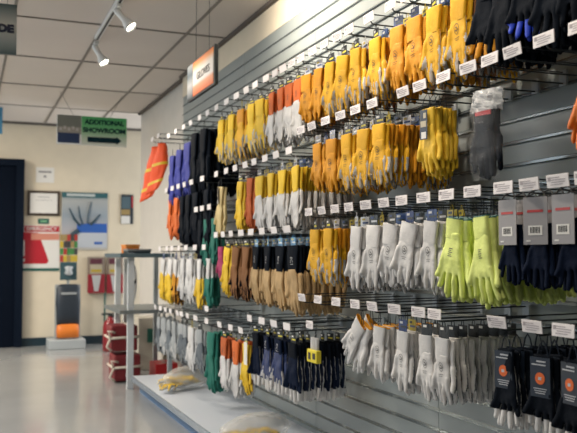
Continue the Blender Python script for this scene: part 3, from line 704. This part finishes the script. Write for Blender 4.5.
# leaflet racks
def leaflet(u0, v0, u1, v1, label):
    x0, x1, z0, z1 = rect(u0, v0, u1, v1, BACK-.05); W = x1-x0; H = z1-z0
    t = thing('leaflet_holder', label, 'leaflet holder', ((x0+x1)/2, BY, z0))
    b = MB(); b.box((0,-.02,H/2),(W,.02,H),bev=.003); b.build('back_panel', mat('holder_panel', (.30,.24,.20), .4), t)
    b = MB(); b.box((0,-.045,H*.26),(W,.03,H*.52),bev=.004); b.build('red_pocket', mat('holder_red', (.33,.02,.035), .35), t)
    b = MB(); b.poly([(-W*.28,-.062,H*.5),(W*.28,-.062,H*.5),(W*.12,-.062,H*.05),(-W*.12,-.062,H*.05)],(0,.002,0)); b.build('white_label', mat('holder_label', (.55,.56,.56), .5), t)
    b = MB(); b.box((0,-.034,H*.66),(W*.72,.006,H*.26)); b.mi=1; b.box((0,-.038,H*.62),(W*.6,.003,H*.07)); b.mi=2; b.box((0,-.033,H*.88),(W*.7,.004,H*.14)); b.build('leaflets', [mat('leaflet_cream', (.52,.46,.33)), MATS['swatch_yellow'], mat('leaflet_maroon', (.12,.03,.05))], t)
leaflet(88, 257, 104.5, 293, 'red leaflet holder, left one of the pair on back wall')
leaflet(107, 257, 123, 293, 'red leaflet holder partly hidden behind the white shelf frame')
x0, x1, z0, z1 = rect(103.3, 293, 105.8, 347, BACK-.06)
t = thing('green_pole', 'thin green pole standing against wall under leaflet holder', 'pole', ((x0+x1)/2, BACK-.06, 0))
b = MB(); b.tube([(0,0,.0),(0,0,z1)], .011, 10); b.build('pole', green_d, t, smooth=True); b = MB(); b.lathe([(.03,0),(.03,.01),(.012,.02)]); b.build('foot', black_m, t)

# red extinguisher, wrapped red parcels, cream case behind the shelving
def pos(u, v, Y): return atY(u, v, Y)
p = pos(108.5, 345, 9.3); r_ = 5.5/796*9.1
zt = atY(108, 314, 9.3).z
t = thing('fire_extinguisher', 'red fire extinguisher cylinder standing behind the shelf frame', 'fire extinguisher', (p.x+.02, 9.3, 0))
b = MB(); b.lathe([(.075,0),(.085,.01),(.085,zt-.14),(.07,zt-.09),(.03,zt-.05),(.03,zt-.03)], n=28); b.build('cylinder', red_m, t, smooth=True)
b = MB(); b.lathe([(.028,zt-.05),(.03,zt-.01),(.015,zt)], n=16); b.box((-.03,0,zt),(.14,.02,.02)); b.build('valve_handle', black_m, t)
b = MB(); b.tube([(.02,-.03,zt-.02),(.09,-.06,zt-.10),(.10,-.06,zt-.4),(.095,-.05,zt-.55)], .012, 8); b.build('hose', black_m, t, smooth=True)
def parcel(u0, u1, v0, v1, Y, label, dy=.28):
    a = atY(u0, v1, Y); c = atY(u1, v0, Y); W = c.x-a.x; H = c.z-a.z
    t = thing('wrapped_parcel', label, 'parcel', ((a.x+c.x)/2, Y+dy/2, a.z))
    b = MB(); b.box((0,0,H/2),(W,dy,H),bev=.02); b.build('red_wrap', mat('red_cloth', (.17,.010,.015), .6, bump=.4, bscale=25), t, smooth=False)
    b = MB(); e = .008
    b.tube([(-W/2-e,-dy/2-e,H*.52),(W/2+e,-dy/2-e,H*.55),(W/2+e,dy/2+e,H*.55),(-W/2-e,dy/2+e,H*.52),(-W/2-e,-dy/2-e,H*.52)], .011, 8)
    b.tube([(W*.12,-dy/2-e,-.0),(W*.12,-dy/2-e,H+e),(W*.12,dy/2+e,H+e),(W*.12,dy/2+e,0)], .011, 8)
    b.tube([(-W/2-e,-dy/2-e,H*.5),(-W/2-.04,-dy/2-.02,H*.2),(-W/2,-dy/2-.02,H*.05)], .011, 8)
    b.tube([(-W/2-e,-dy/2-e,H*.55),(-W/2-.03,-dy/2-.03,H*.8),(-W/2+.03,-dy/2-.02,H*.75)], .010, 8)
    b.build('white_rope', rope_m, t, smooth=True)
fl = atZ(118, 389, .0)
parcel(114, 141, 361, 389, 6.95, 'dark red roped parcel on the floor at foot of shelf frame')
parcel(111, 138, 333.5, 360.5, 6.95, 'dark red roped parcel stacked upon another one')
tt = [o for o in C.objects if o.name.startswith('wrapped_parcel') and o.parent is None]
low = min(tt, key=lambda o: o.location.z); hi = max(tt, key=lambda o: o.location.z)
for c in low.children: c.scale.z = 1
low.location.z = .012; wr = [c for c in low.children if c.name.startswith('red_wrap')][0]; hi.location.z = low.location.z+max(v.co.z for v in wr.data.vertices)+.030
a = atX(139.5, 372, 1.33); 
cs0 = atY(138.5, 318, 7.6); cs1 = atY(157.5, 372, 7.6)
t = thing('storage_case', 'tall cream case with a green square behind the display pegs', 'case', ((cs0.x+cs1.x)/2, 7.6, 0))
b = MB(); b.box((0,.15,(cs0.z)/2),(cs1.x-cs0.x,.3,cs0.z),bev=.012); b.build('case_body', mat('case_cream', (.52,.48,.40), .45), t)
b = MB(); b.box((.03,-.003,cs0.z*.66),(.075,.008,.13),bev=.002); b.build('green_latch', mat('latch_green', (.02,.14,.10), .4), t)
p0 = atY(150, 364.5, 6.95); p1 = atY(172, 378, 6.95)
t = thing('red_carton', 'bright red carton on floor between case and white deck', 'carton', ((p0.x+p1.x)/2+.05, 6.95, 0))
b = MB(); b.box((0,.12,p0.z/2),(p1.x-p0.x,.26,p0.z),bev=.004); b.build('box_body', redbox_m, t)
b = MB(); b.box((0,.12,p0.z+.002),(.05,.26,.003)); b.build('tape', mat('tape_dark', (.30,.02,.02), .3), t)

# white shelf frame seen end-on beside the parcels
FY0 = 6.62
fa = atY(131, 385, FY0); fb = atY(118, 300, 7.35)
t = thing('shelf_rack', 'white metal shelf rack end with posts beside the red parcels', 'shelf', (fa.x, 6.95, 0))
ztop = atY(131, 256, FY0).z; zmid = atY(131, 311, FY0).z
def post(u, Y, v, wd, m, nm='upright_post', dy=.04):
    p = atY(u, v, Y); b = MB(); b.box((p.x-fa.x, Y-6.95, p.z/2), (wd, dy, p.z), bev=.003); b.build(nm, m, t)
post(131, FY0, 253, .052, mat('post_grey', (.55,.58,.60), .4))
post(118, 7.42, 258, .050, white_p); post(125.6, 7.45, 258, .034, white_p)
post(156, 7.42, 253, .04, grey_steel); post(170, FY0, 316, .035, grey_steel)
sx0 = atY(119, 250, FY0).x-fa.x; sx1 = .34
b = MB(); b.box(((sx0+sx1)/2, 0, ztop+.005), (sx1-sx0, .80, .035), bev=.003); b.build('top_shelf', mat('shelf_dark_edge', (.08,.13,.15), .35), t)
b = MB(); b.box(((sx0+sx1)/2, 0, zmid-.005), (sx1-sx0, .80, .03), bev=.003); b.build('middle_shelf', mat('shelf_grey', (.16,.18,.18), .35), t)
# items on the top shelf
zs = ztop+.0225
def place_box(nm, label, cat, u0, u1, vtop, Y, m, dy=.2, lid=None):
    a = atY(u0, vtop, Y); c = atY(u1, vtop, Y); H = a.z-zs
    t2 = thing(nm, label, cat, ((a.x+c.x)/2, Y+dy/2, zs))
    b = MB(); b.box((0,0,H/2),(c.x-a.x,dy,H),bev=.006); b.build('box_body', m, t2)
    if lid: b = MB(); b.box((0,0,H-.004),(c.x-a.x+.008,dy+.008,.018),bev=.003); b.build('lid', lid, t2)
place_box('orange_box', 'flat orange box lying on top of the shelf rack', 'box', 126, 139.5, 245, 7.02, mat('box_orange', (.65,.20,.03), .5), .22, mat('lid_orange', (.72,.26,.05), .5))
place_box('dark_tray', 'dark shallow tray at the front of the rack top', 'tray', 128, 151, 249.5, 6.64, mat('tray_dark', (.02,.04,.05), .4), .2, mat('tray_rim', (.20,.22,.22), .4))
# white hanging slipper-like glove under the shelf
a = atY(139, 266, FY0)
t = thing('white_glove_pack', 'white oval glove pack hanging under the rack top shelf', 'glove pack', (a.x-.03, FY0+.1, ztop-.02), (0,0,R(-20))); t.scale = (.62,.62,.85)
b = MB(); b.tube([(0,0,0),(0,0,-.06)], .003, 6); b.build('hanger', wire_d, t)
b = MB(); b.rings([ell(0,0,-.05-.025*i, .055*math.sin(math.pi*(i+.4)/15.6)**.45, .02*math.sin(math.pi*(i+.4)/15.6)**.5, 18, .9) for i in range(16)]); b.build('pack', mat('pack_white', (.62,.62,.62), .5, bump=.3), t, smooth=True)
b = MB(); b.poly([(-.02,-.0235,-.27),(.045,-.0225,-.20),(.045,-.0225,-.24),(-.02,-.0235,-.29)],(0,.002,0)); b.build('black_mark', ink, t)

# orange vests at the far end of the top row
voro = mat('vest_cloth_orange', (.95,.10,.015), .6, bump=.5, bscale=14); vyel = mat('vest_yellow_tape', (.85,.55,.03), .4)
def vest(u, z, label, sc=1.0, n=2):
    y = yOf(u, TIP+.02)
    hook(y, EYE+z+.03, label.replace('orange high-visibility vest', 'wire peg').replace('hanging', 'holding an orange vest')+' at the far end', 'wire pegs with vests', near=False)
    t = thing('safety_vest', label, 'vest', (TIP+.03, y, EYE+z), (0, 0, R(-60)))
    b = MB(); rg = []
    for i in range(18):
        f = i/17; a = (.045+.05*min(1, f*2.2)-(.02*max(0, f-.8)*5))*sc; bb = .022+.016*math.sin(f*5)
        rg.append([(x-.12*f*f+.006*noise.noise(Vector((x*40, yy*40, f*9))), yy+.012*noise.noise(Vector((x*30, 3, f*5))), zz_+.03*(x/.1)*f) for x, yy, zz_ in ell(0, 0, -.03-f*.43*sc, a, bb, 26, .9)])
    b.rings(rg)
    body = b.build('vest_body', voro, t, smooth=True)
    for f in (.42, .80):
        b = MB(); i = int(f*17); r0, r1 = rg[i], rg[i+1]
        b.rings([[(c[0]*1.0+(c[0]-sum(q[0] for q in r0)/26)*.05, c[1]*1.08, c[2]) for c in rr] for rr in (r0, r1)], cap=False)
        b.build('reflective_tape', vyel, t, smooth=True)
    b = MB(); b.tube([(-.03,0,-.04),(-.02,0,0),(0,0,.012),(.02,0,0),(.03,0,-.04)], .003, 6); b.build('hanger_loop', white_p, t)
vest(154, .92, 'orange high-visibility vest with yellow tape hanging leftmost')
vest(160, .92, 'orange high-visibility vest hanging second from the left', .9)

# tall blue and black items on the top row, far end
for nm_, u, st, n_, sc_, z_ in (('a',168,'blue',2,1.25,.80),('b',175,'blue',2,1.25,.82),('c',183,'blue',2,1.25,.84),('d',190,'blackg',3,1.5,.88),('e',199,'blackg',4,1.5,.88)):
    place = {'a':'third','b':'fourth','c':'fifth','d':'sixth','e':'seventh'}[nm_]
    y = yOf(u, TIP)
    hook(y, EYE+.90, f'wire peg with white price label, {place} from far end, top row', 'wire pegs of the top row', near=False)
    for k in range(n_):
        pair(st, k, TIP+.03+.06*k, y, EYE+z_+.02, random.uniform(-5,5), random.uniform(-3,8), sc_, f"{ST[st]['desc']} gloves, {['front','second','third','fourth'][k]} on peg {place} from far end, top row".replace('gauntlet gloves','gauntlets'), 'glove pairs of the top row', logo=False)

# bags of yellow gloves lying on the deck
def deck_bag(u0, u1, v0, v1, X, label):
    a = atZ((u0+u1)/2, v1-4, .13); 
    t = thing('glove_bag', label, 'bag of gloves', (a.x, a.y, .131), (0, 0, R(20)))
    sc = (u1-u0)/796*math.hypot(a.x, a.y)/2/.8
    b = MB(); prof = [ell(x_, 0, 0, 1, 1) for x_ in (0,)]
    rg = []
    for i in range(17):
        f = i/16; r = math.sin(math.pi*(f*.94+.03))**.55
        rg.append([(( -.5+f)*2*sc, .8*sc*r*.55*math.cos(q), .085+.082*r*math.sin(q)) for q in [2*math.pi*k/20 for k in range(20)]])
    b.rings(rg); crumple(b, .012, 30, 5); 
    for v in b.bm.verts: v.co.z = max(v.co.z, .001)
    b.build('plastic_bag', mat('bag_film', (.80,.80,.76), .15, alpha=.34, bump=.8, bscale=30, spec=.9), t, smooth=True)
    for k in range(5):
        me, cm, lm = style_mesh('whiteyel', k % 3)
        g = link('glove', me, t, (sc*(.75-.30*k), .02*(-1)**k, .05+.03*(k%2)), (R(-90+random.uniform(-6,6)), R(random.uniform(-10,10)), R(-90+random.uniform(-35,35)))); g.scale = (.95,1.5,.9)
deck_bag(166, 210, 367, 393, 1.5, 'clear bag of yellow gloves lying on the far deck')
deck_bag(222, 290, 426, 450, 1.5, 'clear bag of yellow gloves at the bottom edge below the blue gloves')

# small white tag and yellow packet among the lowest far gloves
p = atX(245.5, 345, TIP-.01)
t = thing('swing_tag', 'long white swing tag hanging before the green and orange gauntlets', 'tag', p, (0,0,R(-90)))
b = MB(); b.box((0,0,-.045),(.052,.002,.12),bev=.0008); b.build('card', white_paper, t); b = MB(); b.tube([(0,0,.01),(0,.01,.05),(0,.035,.10)], .0012, 6); b.build('string', white_p, t)
p = atX(314, 352, TIP+.02)
t = thing('yellow_packet', 'yellow packet of white gloves on the end peg above bare slats', 'packet', (p.x, p.y, p.z), (0,0,R(-90)))
b = MB(); b.box((0,0,-.018),(.105,.024,.056),bev=.004); b.build('yellow_card', mat('packet_yellow', (.75,.62,.03), .5), t)
b = MB(); b.box((-.022,-.013,-.018),(.022,.002,.030)); b.box((.026,-.013,-.016),(.026,.002,.026)); b.build('black_print', ink, t)
for k in range(3): 
    b = MB(); b.rings([ell(-.025+.025*k, .004, z, a_, .008, 12, 1) for z, a_ in ((-.02,.012),(.03,.0125),(.055,.011),(.062,.005))]); b.build('white_finger', whi, t, smooth=True)
b = MB(); b.tube([(0,0,.05),(0,.01,.085),(0,.012,.12)], .0018, 6); b.build('hanger_loop', black_m, t)
hook(p.y, p.z+.12, 'wire peg with white price label holding the yellow packet', 'wire pegs of the bottom row', near=True)
